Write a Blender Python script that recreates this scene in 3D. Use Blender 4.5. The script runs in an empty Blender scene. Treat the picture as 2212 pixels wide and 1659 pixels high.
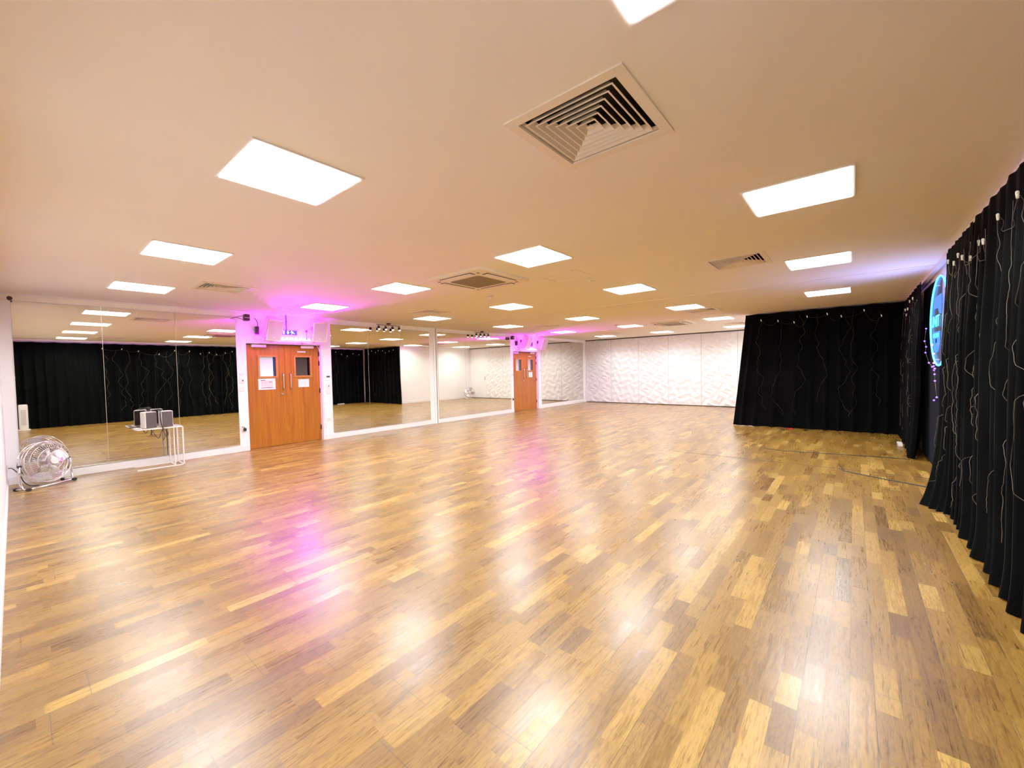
import bpy, bmesh, math, random
from mathutils import Vector, Matrix, noise
from mathutils.bvhtree import BVHTree

random.seed(11)
C = bpy.context.scene.collection
SC = bpy.context.scene
PI = math.pi
H = 2.57          # ceiling height
W = 8.70          # plane of the mirror wall
XF = 15.32        # plane of the far folding partition
XN = -0.107       # plane of the near end wall

# ------------------------------------------------------------------ materials
def nt(m):
    m.use_nodes = True
    return m.node_tree

def mat(name, col, rough=0.5, metal=0.0, emit=None, estr=0.0, spec=0.5, var=0.0, vscale=8.0, bump=0.0, bscale=60.0,
        coat=0.0, sheen=0.0, alpha=1.0, trans=0.0):
    m = bpy.data.materials.new(name)
    t = nt(m)
    b = t.nodes['Principled BSDF']
    c4 = (col[0], col[1], col[2], 1)
    b.inputs['Base Color'].default_value = c4
    b.inputs['Roughness'].default_value = rough
    b.inputs['Metallic'].default_value = metal
    b.inputs['Specular IOR Level'].default_value = spec
    if coat: b.inputs['Coat Weight'].default_value = coat
    if sheen: b.inputs['Sheen Weight'].default_value = sheen
    if alpha < 1: b.inputs['Alpha'].default_value = alpha
    if trans: b.inputs['Transmission Weight'].default_value = trans
    if emit is not None:
        b.inputs['Emission Color'].default_value = (emit[0], emit[1], emit[2], 1)
        b.inputs['Emission Strength'].default_value = estr
    if var or bump:
        tc = t.nodes.new('ShaderNodeTexCoord')
    if var:
        n = t.nodes.new('ShaderNodeTexNoise'); n.inputs['Scale'].default_value = vscale; n.inputs['Detail'].default_value = 4
        t.links.new(tc.outputs['Object'], n.inputs['Vector'])
        r = t.nodes.new('ShaderNodeValToRGB')
        r.color_ramp.elements[0].position = .3; r.color_ramp.elements[1].position = .7
        r.color_ramp.elements[0].color = tuple(max(0, c*(1-var)) for c in col) + (1,)
        r.color_ramp.elements[1].color = tuple(min(1, c*(1+var)) for c in col) + (1,)
        t.links.new(n.outputs['Fac'], r.inputs['Fac']); t.links.new(r.outputs['Color'], b.inputs['Base Color'])
    if bump:
        n2 = t.nodes.new('ShaderNodeTexNoise'); n2.inputs['Scale'].default_value = bscale
        t.links.new(tc.outputs['Object'], n2.inputs['Vector'])
        bp = t.nodes.new('ShaderNodeBump'); bp.inputs['Strength'].default_value = bump; bp.inputs['Distance'].default_value = .01
        t.links.new(n2.outputs['Fac'], bp.inputs['Height']); t.links.new(bp.outputs['Normal'], b.inputs['Normal'])
    return m

class NB:
    """small helper for math node chains"""
    def __init__(s, t): s.t = t
    def _in(s, node, i, v):
        if isinstance(v, (int, float)): node.inputs[i].default_value = v
        else: s.t.links.new(v, node.inputs[i])
    def m(s, op, a, b=0.0, c=None):
        n = s.t.nodes.new('ShaderNodeMath'); n.operation = op
        s._in(n, 0, a); s._in(n, 1, b)
        if c is not None: s._in(n, 2, c)
        return n.outputs[0]
    def xyz(s, x, y, z=0.0):
        n = s.t.nodes.new('ShaderNodeCombineXYZ')
        s._in(n, 0, x); s._in(n, 1, y); s._in(n, 2, z)
        return n.outputs[0]
    def white(s, v):
        n = s.t.nodes.new('ShaderNodeTexWhiteNoise'); n.noise_dimensions = '3D'
        s.t.links.new(v, n.inputs['Vector'])
        return n.outputs['Value'], n.outputs['Color']
    def noise(s, v, scale, detail=3, dist=0.0, rough=.5):
        n = s.t.nodes.new('ShaderNodeTexNoise')
        n.inputs['Scale'].default_value = scale; n.inputs['Detail'].default_value = detail
        n.inputs['Distortion'].default_value = dist; n.inputs['Roughness'].default_value = rough
        s.t.links.new(v, n.inputs['Vector'])
        return n.outputs['Fac']
    def ramp(s, f, stops):
        n = s.t.nodes.new('ShaderNodeValToRGB')
        cr = n.color_ramp
        while len(cr.elements) < len(stops): cr.elements.new(.5)
        for e, (p, c) in zip(cr.elements, stops):
            e.position = p; e.color = (c[0], c[1], c[2], 1)
        s.t.links.new(f, n.inputs['Fac'])
        return n.outputs['Color']
    def mix(s, f, a, b, mode='MIX'):
        n = s.t.nodes.new('ShaderNodeMix'); n.data_type = 'RGBA'; n.blend_type = mode
        if isinstance(f, (int, float)): n.inputs[0].default_value = f
        else: s.t.links.new(f, n.inputs[0])
        for i, v in ((6, a), (7, b)):
            if isinstance(v, tuple): n.inputs[i].default_value = (v[0], v[1], v[2], 1)
            else: s.t.links.new(v, n.inputs[i])
        return n.outputs[2]

def floor_material():
    m = bpy.data.materials.new('oak_strip_floor')
    t = nt(m); b = t.nodes['Principled BSDF']; n = NB(t)
    tc = t.nodes.new('ShaderNodeTexCoord')
    sp = t.nodes.new('ShaderNodeSeparateXYZ'); t.links.new(tc.outputs['Object'], sp.inputs[0])
    x, y = sp.outputs[0], sp.outputs[1]
    SW = 0.081
    v = n.m('DIVIDE', n.m('ADD', y, 20.0), SW)
    row = n.m('FLOOR', v); fv = n.m('FRACT', v)
    r1, _ = n.white(n.xyz(row, 3.7, 1.3))
    u = n.m('ADD', n.m('DIVIDE', x, n.m('ADD', n.m('MULTIPLY', r1, .12), .31)), n.m('MULTIPLY', r1, 37.0))
    # uneven block lengths
    u = n.m('ADD', u, n.m('MULTIPLY', n.m('SINE', n.m('MULTIPLY', u, 1.9)), .33))
    cell = n.m('FLOOR', u); fu = n.m('FRACT', u)
    val, colr = n.white(n.xyz(row, cell, 0.5))
    val2, _ = n.white(n.xyz(row, cell, 7.5))
    base = n.ramp(val, [(0.0, (.155, .074, .011)), (.15, (.215, .110, .016)), (.55, (.275, .148, .021)), (.85, (.325, .182, .028)), (1.0, (.48, .295, .060))])
    # grain along x
    off = n.m('MULTIPLY', val2, 50.0)
    gv = n.xyz(n.m('MULTIPLY', x, 5.0), n.m('ADD', n.m('MULTIPLY', y, 75.0), off), off)
    g1 = n.noise(gv, 1.0, 5, .6, .6)
    grain = n.ramp(g1, [(.30, (.50, .42, .32)), (.50, (1, 1, 1)), (.72, (1.16, 1.14, 1.06))])
    col = n.mix(.85, base, grain, 'MULTIPLY')
    # cathedral figure: contour lines of a stretched noise
    cv = n.xyz(n.m('MULTIPLY', x, 2.6), n.m('ADD', n.m('MULTIPLY', y, 12.0), off), n.m('MULTIPLY', val2, 31.0))
    c1 = n.noise(cv, 1.0, 1, .4, .4)
    c2 = n.m('ABSOLUTE', n.m('SINE', n.m('MULTIPLY', c1, 44.0)))
    fig = n.ramp(c2, [(.0, (.46, .36, .26)), (.30, (.92, .90, .86)), (.5, (1, 1, 1))])
    amt = n.m('ADD', n.m('MULTIPLY', n.m('GREATER_THAN', val2, .45), .36), .22)
    col = n.mix(amt, col, fig, 'MULTIPLY')
    # fine dark pores
    pv = n.xyz(n.m('MULTIPLY', x, 22.0), n.m('MULTIPLY', y, 190.0), off)
    p1 = n.noise(pv, 1.0, 2, 0, .5)
    col = n.mix(.8, col, n.ramp(p1, [(.30, (.46, .36, .26)), (.47, (1, 1, 1)), (.7, (1.10, 1.08, 1.04))]), 'MULTIPLY')
    # joints between blocks and between boards of three strips
    e1 = n.m('MINIMUM', fv, n.m('SUBTRACT', 1.0, fv))
    gap = n.m('LESS_THAN', e1, .012)
    e2 = n.m('MINIMUM', fu, n.m('SUBTRACT', 1.0, fu))
    gap2 = n.m('LESS_THAN', e2, .004)
    brow = n.m('FLOOR', n.m('DIVIDE', v, 3.0)); fb = n.m('FRACT', n.m('DIVIDE', v, 3.0))
    r3, _ = n.white(n.xyz(brow, 9.1, 4.4))
    ub = n.m('FRACT', n.m('ADD', n.m('DIVIDE', x, 2.2), n.m('MULTIPLY', r3, 9.0)))
    gap3 = n.m('LESS_THAN', n.m('MINIMUM', ub, n.m('SUBTRACT', 1.0, ub)), .0009)
    gap4 = n.m('LESS_THAN', n.m('MINIMUM', fb, n.m('SUBTRACT', 1.0, fb)), .006)
    light = n.m('MULTIPLY', n.m('MAXIMUM', gap, gap2), .35)
    dark = n.m('MULTIPLY', n.m('MAXIMUM', gap3, gap4), .65)
    col = n.mix(light, col, (.20, .11, .035))
    col = n.mix(dark, col, (.06, .03, .012))
    # broad wear
    w = n.noise(tc.outputs['Object'], .8, 3)
    col = n.mix(.5, col, n.ramp(w, [(.3, (.86, .84, .80)), (.7, (1.08, 1.06, 1.04))]), 'MULTIPLY')
    t.links.new(col, b.inputs['Base Color'])
    rr = n.m('ADD', n.m('MULTIPLY', g1, .16), .188)
    rr = n.m('ADD', rr, n.m('MULTIPLY', val2, .05))
    t.links.new(rr, b.inputs['Roughness'])
    b.inputs['Specular IOR Level'].default_value = .72
    bp = t.nodes.new('ShaderNodeBump'); bp.inputs['Strength'].default_value = .34; bp.inputs['Distance'].default_value = .002
    hgt = n.m('SUBTRACT', n.m('ADD', n.m('MULTIPLY', g1, .5), n.m('MULTIPLY', val, .6)), n.m('MAXIMUM', dark, light))
    t.links.new(hgt, bp.inputs['Height']); t.links.new(bp.outputs['Normal'], b.inputs['Normal'])
    return m

def wood_door_material():
    m = bpy.data.materials.new('orange_door_veneer')
    t = nt(m); b = t.nodes['Principled BSDF']; n = NB(t)
    tc = t.nodes.new('ShaderNodeTexCoord')
    sp = t.nodes.new('ShaderNodeSeparateXYZ'); t.links.new(tc.outputs['Object'], sp.inputs[0])
    gv = n.xyz(n.m('MULTIPLY', sp.outputs[0], 26.0), n.m('MULTIPLY', sp.outputs[2], 1.1), sp.outputs[1])
    g = n.noise(gv, 1.0, 5, .5, .6)
    col = n.ramp(g, [(.28, (.27, .070, .002)), (.5, (.37, .108, .003)), (.72, (.45, .15, .007))])
    bv = n.noise(n.xyz(n.m('MULTIPLY', sp.outputs[0], 5.0), n.m('MULTIPLY', sp.outputs[2], .25), 3.0), 1.0, 2)
    col = n.mix(.7, col, n.ramp(bv, [(.35, (.82, .78, .72)), (.65, (1.1, 1.1, 1.1))]), 'MULTIPLY')
    t.links.new(col, b.inputs['Base Color'])
    b.inputs['Roughness'].default_value = .38
    return m

def painted_view_glass(name, c1, c2, cut, self_glow=False):  # view and reflections in the pane are painted into its colour
    m = bpy.data.materials.new(name)
    t = nt(m); b = t.nodes['Principled BSDF']; n = NB(t)
    tc = t.nodes.new('ShaderNodeTexCoord')
    sp = t.nodes.new('ShaderNodeSeparateXYZ'); t.links.new(tc.outputs['Generated'], sp.inputs[0])
    f = n.m('GREATER_THAN', sp.outputs[0], cut)
    grad = n.ramp(sp.outputs[2], [(0, c1), (1, tuple(c*.55 for c in c1))])
    col = n.mix(f, grad, c2)
    t.links.new(col, b.inputs['Base Color'])
    if self_glow:
        t.links.new(col, b.inputs['Emission Color']); b.inputs['Emission Strength'].default_value = .16  # added glow so the pane reads as lit from behind
    b.inputs['Roughness'].default_value = .06
    b.inputs['Coat Weight'].default_value = .4
    return m

def mirror_material():
    m = bpy.data.materials.new('mirror_silver')
    t = nt(m); b = t.nodes['Principled BSDF']
    b.inputs['Metallic'].default_value = 1
    b.inputs['Roughness'].default_value = .012
    b.inputs['Base Color'].default_value = (.82, .805, .71, 1)
    return m

def velvet(name, col):
    m = bpy.data.materials.new(name)
    t = nt(m); b = t.nodes['Principled BSDF']; n = NB(t)
    tc = t.nodes.new('ShaderNodeTexCoord')
    f = n.noise(tc.outputs['Object'], 2.2, 3)
    c = n.ramp(f, [(.35, tuple(v*.55 for v in col)), (.7, tuple(v*1.5 for v in col))])
    t.links.new(c, b.inputs['Base Color'])
    b.inputs['Roughness'].default_value = .95
    b.inputs['Specular IOR Level'].default_value = .05
    b.inputs['Sheen Weight'].default_value = .024
    b.inputs['Sheen Roughness'].default_value = .4
    b.inputs['Sheen Tint'].default_value = (.30, .42, .45, 1)
    return m

M = {}
M['floor'] = floor_material()
M['ceiling'] = mat('ceiling_paint', (.90, .87, .79), .9, var=.015, vscale=1.2, bump=.05, bscale=220, spec=.1)
M['wall'] = mat('white_wall_paint', (.89, .90, .93), .75, var=.012, vscale=2, bump=.03, bscale=160, spec=.2)
M['trim'] = mat('white_gloss_trim', (.86, .87, .89), .45, var=.01, vscale=3)
M['partition'] = mat('white_relief_tile', (.87, .885, .92), .55, var=.01, vscale=4)
M['wood'] = wood_door_material()
M['woodframe'] = mat('pale_vision_frame_wood', (.46, .17, .03), .4, var=.12, vscale=14)
M['mirror'] = mirror_material()
M['edge'] = mat('polished_mirror_edge', (.75, .74, .66), .25, metal=.6, var=.05, vscale=20)
M['velvet'] = velvet('black_velvet', (.0011, .0016, .0017))
M['velvet2'] = velvet('near_black_velvet', (.0013, .0014, .0018))
M['backing'] = velvet('black_cloth_neon_tint', (.002, .002, .006))  # black cloth; the blue cast of the neon is put into its colour
M['lamp'] = mat('lit_diffuser', (1, 1, 1), .5, emit=(1.0, .975, .94), estr=15.0, var=.001)
def lamp_profile(m, base):
    t = m.node_tree; b = t.nodes['Principled BSDF']; n = NB(t)
    g = t.nodes.new('ShaderNodeNewGeometry')
    vm = t.nodes.new('ShaderNodeVectorMath'); vm.operation = 'DOT_PRODUCT'
    t.links.new(g.outputs['Normal'], vm.inputs[0]); t.links.new(g.outputs['Incoming'], vm.inputs[1])
    mr = t.nodes.new('ShaderNodeMapRange'); mr.interpolation_type = 'SMOOTHSTEP'
    t.links.new(vm.outputs['Value'], mr.inputs[0])
    mr.inputs[1].default_value = .10; mr.inputs[2].default_value = .55; mr.inputs[3].default_value = .085*base; mr.inputs[4].default_value = base
    t.links.new(mr.outputs[0], b.inputs['Emission Strength'])
lamp_profile(M['lamp'], 17.5)
M['bulb'] = mat('lit_bulb', (1, 1, 1), .5, emit=(1.0, .85, 1.0), estr=1.5, var=.001)
M['white'] = mat('white_plastic', (.82, .80, .77), .4, var=.015, vscale=12)
M['cream'] = mat('cream_speaker_cabinet', (.74, .68, .58), .5, var=.02, vscale=10)
M['vent'] = mat('vent_enamel', (.84, .76, .62), .45, var=.02, vscale=6)
M['ventdark'] = mat('duct_dark', (.012, .010, .010), .8, var=.2, vscale=9)
M['tan'] = mat('intake_grille_tan', (.30, .235, .14), .7, var=.06, vscale=60)
M['black'] = mat('black_plastic', (.012, .010, .012), .4, var=.2, vscale=20)
M['darkbrown'] = mat('bronze_lamp_metal', (.035, .016, .014), .4, metal=.3, var=.2, vscale=20)
M['steel'] = mat('brushed_steel', (.72, .69, .66), .25, metal=1, var=.05, vscale=30)
M['chrome'] = mat('chrome', (.80, .79, .80), .09, metal=1, var=.03, vscale=20)
M['chromedark'] = mat('fan_blade_aluminium', (.62, .60, .60), .2, metal=1, var=.08, vscale=14)
M['grille'] = mat('perforated_grille', (.62, .58, .60), .6, var=.06, vscale=160, bump=.2, bscale=300)
M['greycloth'] = mat('grey_speaker_cloth', (.075, .062, .062), .9, var=.18, vscale=90)
M['paper'] = mat('white_paper', (.85, .83, .83), .8, var=.01)
M['print'] = mat('printed_dark_red', (.16, .03, .035), .8, var=.1, vscale=30)
M['printred'] = mat('printed_red', (.55, .16, .15), .8, var=.1, vscale=30)
M['printgrey'] = mat('printed_grey', (.55, .52, .54), .8, var=.1, vscale=30)
M['exitblue'] = mat('exit_panel_blue', (.02, .03, .22), .4, emit=(.03, .05, .45), estr=.35, var=.05)
M['pictogram'] = mat('lit_pictogram', (.9, .9, .95), .5, emit=(.9, .9, 1), estr=.8, var=.01)
M['pinkpict'] = mat('lit_pictogram_pink', (.9, .4, .85), .5, emit=(.9, .3, .9), estr=.6, var=.01)
M['neon'] = mat('neon_tube_blue', (.2, .6, 1), .4, emit=(.02, .30, 1.0), estr=1.9, var=.01)
M['neontext'] = mat('neon_text_cyan', (.2, .8, 1), .4, emit=(.01, .42, .80), estr=.55, var=.01)
M['neonblue'] = mat('lit_acrylic_blue', (.05, .25, .8), .4, emit=(.008, .09, .70), estr=.42, var=.02)
M['acrylic'] = mat('clear_sign_acrylic', (.4, .5, .7), .1, alpha=.16, var=.02)
M['fairy'] = mat('fairy_wire_painted_glints', (.085, .070, .046), .5, metal=.2, var=.9, vscale=7)  # strong tone variation paints glints along the wire
M['clip'] = mat('fairy_clip', (.80, .76, .62), .5, emit=(.9, .85, .6), estr=.08, var=.03)
M['bluedot'] = mat('blue_fairy_bulb', (.3, .2, 1), .5, emit=(.13, .05, 1.0), estr=1.6, var=.02)
M['reddot'] = mat('red_fairy_bulb', (1, .3, .3), .5, emit=(1.0, .25, .3), estr=2.0, var=.02)
M['glassbright'] = painted_view_glass('door_glass_painted_pale', (.66, .80, .82), (.01, .012, .05), .84, True)
M['glassdark'] = painted_view_glass('door_glass_painted_olive', (.060, .064, .044), (.004, .004, .006), .84)
M['glasshalf'] = painted_view_glass('door_glass_painted_half', (.42, .46, .44), (.045, .035, .032), .60, True)
M['plug'] = mat('plug_purple_black', (.02, .012, .05), .5, var=.1)
M['red'] = mat('red_plastic', (.5, .01, .01), .5, var=.05)
M['gap'] = mat('dark_shadow_gap', (.03, .022, .018), .8, var=.2, vscale=30)
M['corridor'] = mat('corridor_dark', (.05, .045, .04), .9, var=.1)

# ------------------------------------------------------------------ geometry helpers
def rotm(ax=0, ay=0, az=0):
    return Matrix.Rotation(az, 4, 'Z') @ Matrix.Rotation(ay, 4, 'Y') @ Matrix.Rotation(ax, 4, 'X')

def box(bm, lo, hi, bevel=0.0, mtx=None, seg=2):
    lo, hi = Vector(lo), Vector(hi)
    c = (lo+hi)/2; s = hi-lo
    r = bmesh.ops.create_cube(bm, size=1.0)
    vs = r['verts']
    for v in vs: v.co = Vector((v.co.x*s.x, v.co.y*s.y, v.co.z*s.z)) + c
    if bevel > 0:
        es = list({e for v in vs for e in v.link_edges})
        rr = bmesh.ops.bevel(bm, geom=es, offset=min(bevel, min(s)*.45), segments=seg, affect='EDGES', profile=.5)
        vs = list({v for f in rr['faces'] for v in f.verts} | {v for v in vs if v.is_valid})
    if mtx is not None:
        for v in vs: v.co = mtx @ v.co
    return vs

def cyl(bm, p0, p1, r0, r1=None, seg=16, caps=True):
    p0, p1 = Vector(p0), Vector(p1); r1 = r0 if r1 is None else r1
    d = (p1-p0).normalized()
    a = d.orthogonal().normalized(); b = d.cross(a)
    A = []; B = []
    for i in range(seg):
        t = 2*PI*i/seg; q = a*math.cos(t)+b*math.sin(t)
        A.append(bm.verts.new(p0+q*r0)); B.append(bm.verts.new(p1+q*r1))
    for i in range(seg):
        j = (i+1) % seg
        f = bm.faces.new((A[i], A[j], B[j], B[i])); f.smooth = True
    if caps:
        bm.faces.new(list(reversed(A))); bm.faces.new(B)

def tube(bm, pts, r, seg=6, closed=False):
    pts = [Vector(p) for p in pts]; n = len(pts); rings = []
    prev = None
    for i, p in enumerate(pts):
        if closed: d = pts[(i+1) % n]-pts[i-1]
        else: d = pts[min(i+1, n-1)]-pts[max(i-1, 0)]
        if d.length < 1e-9: d = Vector((0, 0, 1))
        d.normalize()
        if prev is None: a = d.orthogonal().normalized()
        else:
            a = prev - d*prev.dot(d)
            a = d.orthogonal().normalized() if a.length < 1e-6 else a.normalized()
        prev = a; b = d.cross(a)
        rr = r(i/(n-1)) if callable(r) else r
        rings.append([bm.verts.new(p+(a*math.cos(2*PI*k/seg)+b*math.sin(2*PI*k/seg))*rr) for k in range(seg)])
    for i in range(n if closed else n-1):
        A, B = rings[i], rings[(i+1) % n]
        for k in range(seg):
            f = bm.faces.new((A[k], A[(k+1) % seg], B[(k+1) % seg], B[k])); f.smooth = True
    if not closed:
        bm.faces.new(list(reversed(rings[0]))); bm.faces.new(rings[-1])

def ball(bm, c, r, seg=16, rings=10, sz=(1, 1, 1)):
    rr = bmesh.ops.create_uvsphere(bm, u_segments=seg, v_segments=rings, radius=r)
    for v in rr['verts']:
        v.co = Vector((v.co.x*sz[0], v.co.y*sz[1], v.co.z*sz[2])) + Vector(c)
        for f in v.link_faces: f.smooth = True

def prism(bm, poly, fn, t0, t1):
    """extrude a 2D polygon; fn(u, v, t) -> 3D point"""
    A = [bm.verts.new(fn(u, v, t0)) for u, v in poly]; B = [bm.verts.new(fn(u, v, t1)) for u, v in poly]
    n = len(poly)
    bm.faces.new(A); bm.faces.new(list(reversed(B)))
    for i in range(n):
        j = (i+1) % n
        bm.faces.new((A[i], B[i], B[j], A[j]))

def frame_ring(bm, x0, x1, y0, y1, ix0, ix1, iy0, iy1, z0, z1):
    """rectangular ring with a hole, thickness along z"""
    box(bm, (x0, y0, z0), (x1, iy0, z1)); box(bm, (x0, iy1, z0), (x1, y1, z1))
    box(bm, (x0, iy0, z0), (ix0, iy1, z1)); box(bm, (ix1, iy0, z0), (x1, iy1, z1))

def B(): return bmesh.new()

def obj(name, bm, m, parent=None, recalc=True):
    if recalc: bmesh.ops.recalc_face_normals(bm, faces=bm.faces)
    me = bpy.data.meshes.new(name); bm.to_mesh(me); bm.free()
    me.materials.append(m)
    o = bpy.data.objects.new(name, me); C.objects.link(o)
    if parent is not None: o.parent = parent
    return o

def tag(o, label, cat, group=None):
    o['label'] = label; o['category'] = cat
    if group: o['group'] = group
    return o

def thing(name, label, cat, loc=(0, 0, 0), rotz=0.0, group=None):
    o = bpy.data.objects.new(name, None); C.objects.link(o)
    o.empty_display_size = .1
    o.location = loc; o.rotation_euler = (0, 0, rotz)
    return tag(o, label, cat, group)

def struct(name, bm, m, parent=None, recalc=True):
    o = obj(name, bm, m, parent, recalc)
    if parent is None: o['kind'] = 'structure'
    return o

def dup(root, loc, label, rotz=None, group=None):
    r = root.copy(); C.objects.link(r); r.location = loc
    if rotz is not None: r.rotation_euler = (0, 0, rotz)
    r['label'] = label
    if group: r['group'] = group
    for ch in list(root.children):
        c = ch.copy(); C.objects.link(c); c.parent = r
        for g in list(ch.children):
            d = g.copy(); C.objects.link(d); d.parent = c
    return r

def text_bm(txt, x0, x1, z0, z1, y, flip=True, depth=.006):
    """text mesh fitted into a rectangle of the xz plane; flip: read by someone looking along -y"""
    cu = bpy.data.curves.new('lettering', 'FONT'); cu.body = txt; cu.extrude = 0.001
    cu.resolution_u = 3
    o = bpy.data.objects.new('lettering', cu); C.objects.link(o)
    dg = bpy.context.evaluated_depsgraph_get()
    me = bpy.data.meshes.new_from_object(o.evaluated_get(dg))
    bm = bmesh.new(); bm.from_mesh(me)
    bpy.data.objects.remove(o); bpy.data.curves.remove(cu); bpy.data.meshes.remove(me)
    xs = [v.co.x for v in bm.verts]; ys = [v.co.y for v in bm.verts]
    a, b, c, d = min(xs), max(xs), min(ys), max(ys)
    for v in bm.verts:
        u = (v.co.x-a)/(b-a); w = (v.co.y-c)/(d-c); t = v.co.z/.001
        xx = x1-(x1-x0)*u if flip else x0+(x1-x0)*u
        v.co = Vector((xx, y+t*depth*.5, z0+(z1-z0)*w))
    return bm

# ------------------------------------------------------------------ ceiling layout
LIGHTS = [
    (1.09, 0.30, 'glowing square ceiling panel cut off by the top edge of the photo'),
    (1.09, 2.57, 'largest glowing square ceiling panel, left of the big square air vent'),
    (1.09, 4.87, 'glowing ceiling panel at far left, second from the long mirror wall'),
    (1.10, 7.10, 'glowing ceiling panel at far left, closest above the leftmost mirror'),
    (3.49, 0.30, 'large glowing ceiling panel at right, nearest the black curtain'),
    (3.49, 2.57, 'glowing ceiling panel just in front of the nearer air conditioning cassette'),
    (3.49, 4.86, 'glowing ceiling panel to the left of the nearer air conditioning cassette'),
    (3.50, 7.10, 'glowing ceiling panel in the magenta glow above the nearer double door'),
    (5.90, 0.32, 'glowing ceiling panel at right beside the ceiling track, beyond the large right panel'),
    (5.90, 2.58, 'glowing ceiling panel beyond the access hatch, on the near side of the ceiling track'),
    (5.90, 4.87, 'glowing ceiling panel behind the small round detector, before the ceiling track'),
    (5.90, 7.12, 'glowing ceiling panel right behind a square vent near the white post'),
    (8.55, 0.34, 'glowing ceiling panel directly above the far black curtain'),
    (8.50, 2.57, 'glowing ceiling panel with a square vent just behind its right corner'),
    (8.50, 4.88, 'glowing ceiling panel just beyond the ceiling track in the middle of the room'),
    (8.48, 7.12, 'glowing ceiling panel above the farther row of small spotlights'),
    (11.15, 2.58, 'glowing ceiling panel at right of the farther air conditioning cassette'),
    (11.10, 4.87, 'glowing ceiling panel at left of the farther air conditioning cassette'),
    (11.12, 7.07, 'glowing ceiling panel in the magenta glow above the farther double door'),
    (13.87, 2.73, 'farthest glowing ceiling panel at right, half hidden by the black curtain edge'),
    (13.88, 4.95, 'farthest glowing ceiling panel in the middle, near the white relief partition'),
    (13.85, 7.00, 'farthest glowing ceiling panel at left, near the corner of mirror and partition'),
]
VENTS = [
    (1.83, 0.99, 'largest square louvred air vent, in the foreground of the ceiling'),
    (5.25, 1.02, 'square louvred air vent at right, in front of the ceiling track'),
    (1.82, 6.45, 'square louvred air vent at left, between left lights and the magenta glow'),
    (5.27, 6.42, 'square louvred air vent just in front of the light panel near the white post'),
    (9.25, 2.45, 'square louvred air vent partly hidden behind a light panel beyond the track'),
    (9.25, 6.38, 'square louvred air vent above the farther double door, beyond the track'),
    (12.85, 2.58, 'far square air vent near the right end of the white partition'),
    (12.95, 6.25, 'far square air vent near the left end of the white partition'),
]

# ------------------------------------------------------------------ room shell
bm = B()
box(bm, (XN-.3, -1.3, -.1), (XF+.3, 9.3, 0.0))
struct('floor', bm, M['floor'])

# ceiling with square openings for the vents
HO = .245
xs = sorted({XN-.3, XF+.3} | {round(v[0]+s*HO, 4) for v in VENTS for s in (-1, 1)})
ys = sorted({-1.3, 9.3} | {round(v[1]+s*HO, 4) for v in VENTS for s in (-1, 1)})
bm = B()
vv = {}
def gv(i, j):
    if (i, j) not in vv: vv[i, j] = bm.verts.new((xs[i], ys[j], H))
    return vv[i, j]
for i in range(len(xs)-1):
    for j in range(len(ys)-1):
        cx, cy = (xs[i]+xs[i+1])/2, (ys[j]+ys[j+1])/2
        if any(abs(cx-v[0]) < HO and abs(cy-v[1]) < HO for v in VENTS): continue
        bm.faces.new((gv(i, j), gv(i, j+1), gv(i+1, j+1), gv(i+1, j)))
struct('ceiling', bm, M['ceiling'], recalc=False)

# mirror wall with two door openings
D1 = (2.768, 4.187, 2.02); D2 = (10.575, 12.000, 2.035)
T = .12
bm = B()
box(bm, (XN-.2, W, 0), (D1[0], W+T, H)); box(bm, (D1[0], W, D1[2]), (D1[1], W+T, H))
box(bm, (D1[1], W, 0), (D2[0], W+T, H)); box(bm, (D2[0], W, D2[2]), (D2[1], W+T, H))
box(bm, (D2[1], W, 0), (XF+.2, W+T, H))
box(bm, (XN-.2, W+T+.06, 0), (XF+.2, W+T+.1, H))
struct('wall_left', bm, M['wall'])
bm = B(); box(bm, (XN-.12, -1.3, 0), (XN, W, H)); struct('wall_near', bm, M['wall'])
bm = B(); box(bm, (XN, -.95, 0), (11.05, -.83, H)); struct('wall_right', bm, M['wall'])
bm = B(); box(bm, (11.0, -.9, 0), (11.12, 1.80, H)); box(bm, (11.0, 1.70, 0), (XF+.1, 1.82, H)); struct('wall_recess', bm, M['wall'])
bm = B(); box(bm, (XF+.03, 1.6, 0), (XF+.15, W+.2, H)); struct('wall_far', bm, M['wall'])

# skirting and trims
bm = B()
for a, b in ((XN+.012, D1[0]-.005), (D1[1]+.03, 7.20), (7.335, D2[0]-.005), (D2[1]+.03, XF-.02)):
    box(bm, (a, W-.016, 0), (b, W, .108), .004)
struct('baseboard_left', bm, M['trim'])
bm = B(); box(bm, (XN, .0, 0), (XN+.012, W-.016, .09), .004); struct('baseboard_near', bm, M['trim'])
bm = B(); box(bm, (11.13, 1.82, 0), (XF, 1.834, .1), .004); struct('baseboard_recess', bm, M['trim'])
# right-hand cornice above the curtains
bm = B()
box(bm, (XN, -.80, 2.522), (10.72, -.752, H), .004)
struct('trim_1', bm, M['trim'])
# white post with the dark slot for the sliding wall
bm = B(); box(bm, (7.205, W-.03, 0), (7.272, W, H), .003); box(bm, (7.300, W-.03, 0), (7.330, W, H), .003)
struct('trim_2', bm, M['trim'])
bm = B(); box(bm, (7.272, W-.012, 0), (7.300, W, H)); struct('trim_3', bm, M['gap'])
# ceiling track of the sliding wall
bm = B(); box(bm, (7.155, -.75, H-.007), (7.19, W-.03, H)); box(bm, (7.20, -.75, H-.007), (7.235, W-.03, H))
struct('trim_4', bm, M['ceiling'])
bm = B(); box(bm, (7.19, -.75, H-.003), (7.20, W-.03, H)); struct('trim_5', bm, M['gap'])
# corner post beside the partition
bm = B(); box(bm, (XF-.03, W-.055, 0), (XF+.03, W, H), .003); struct('trim_6', bm, M['trim'])
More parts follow.
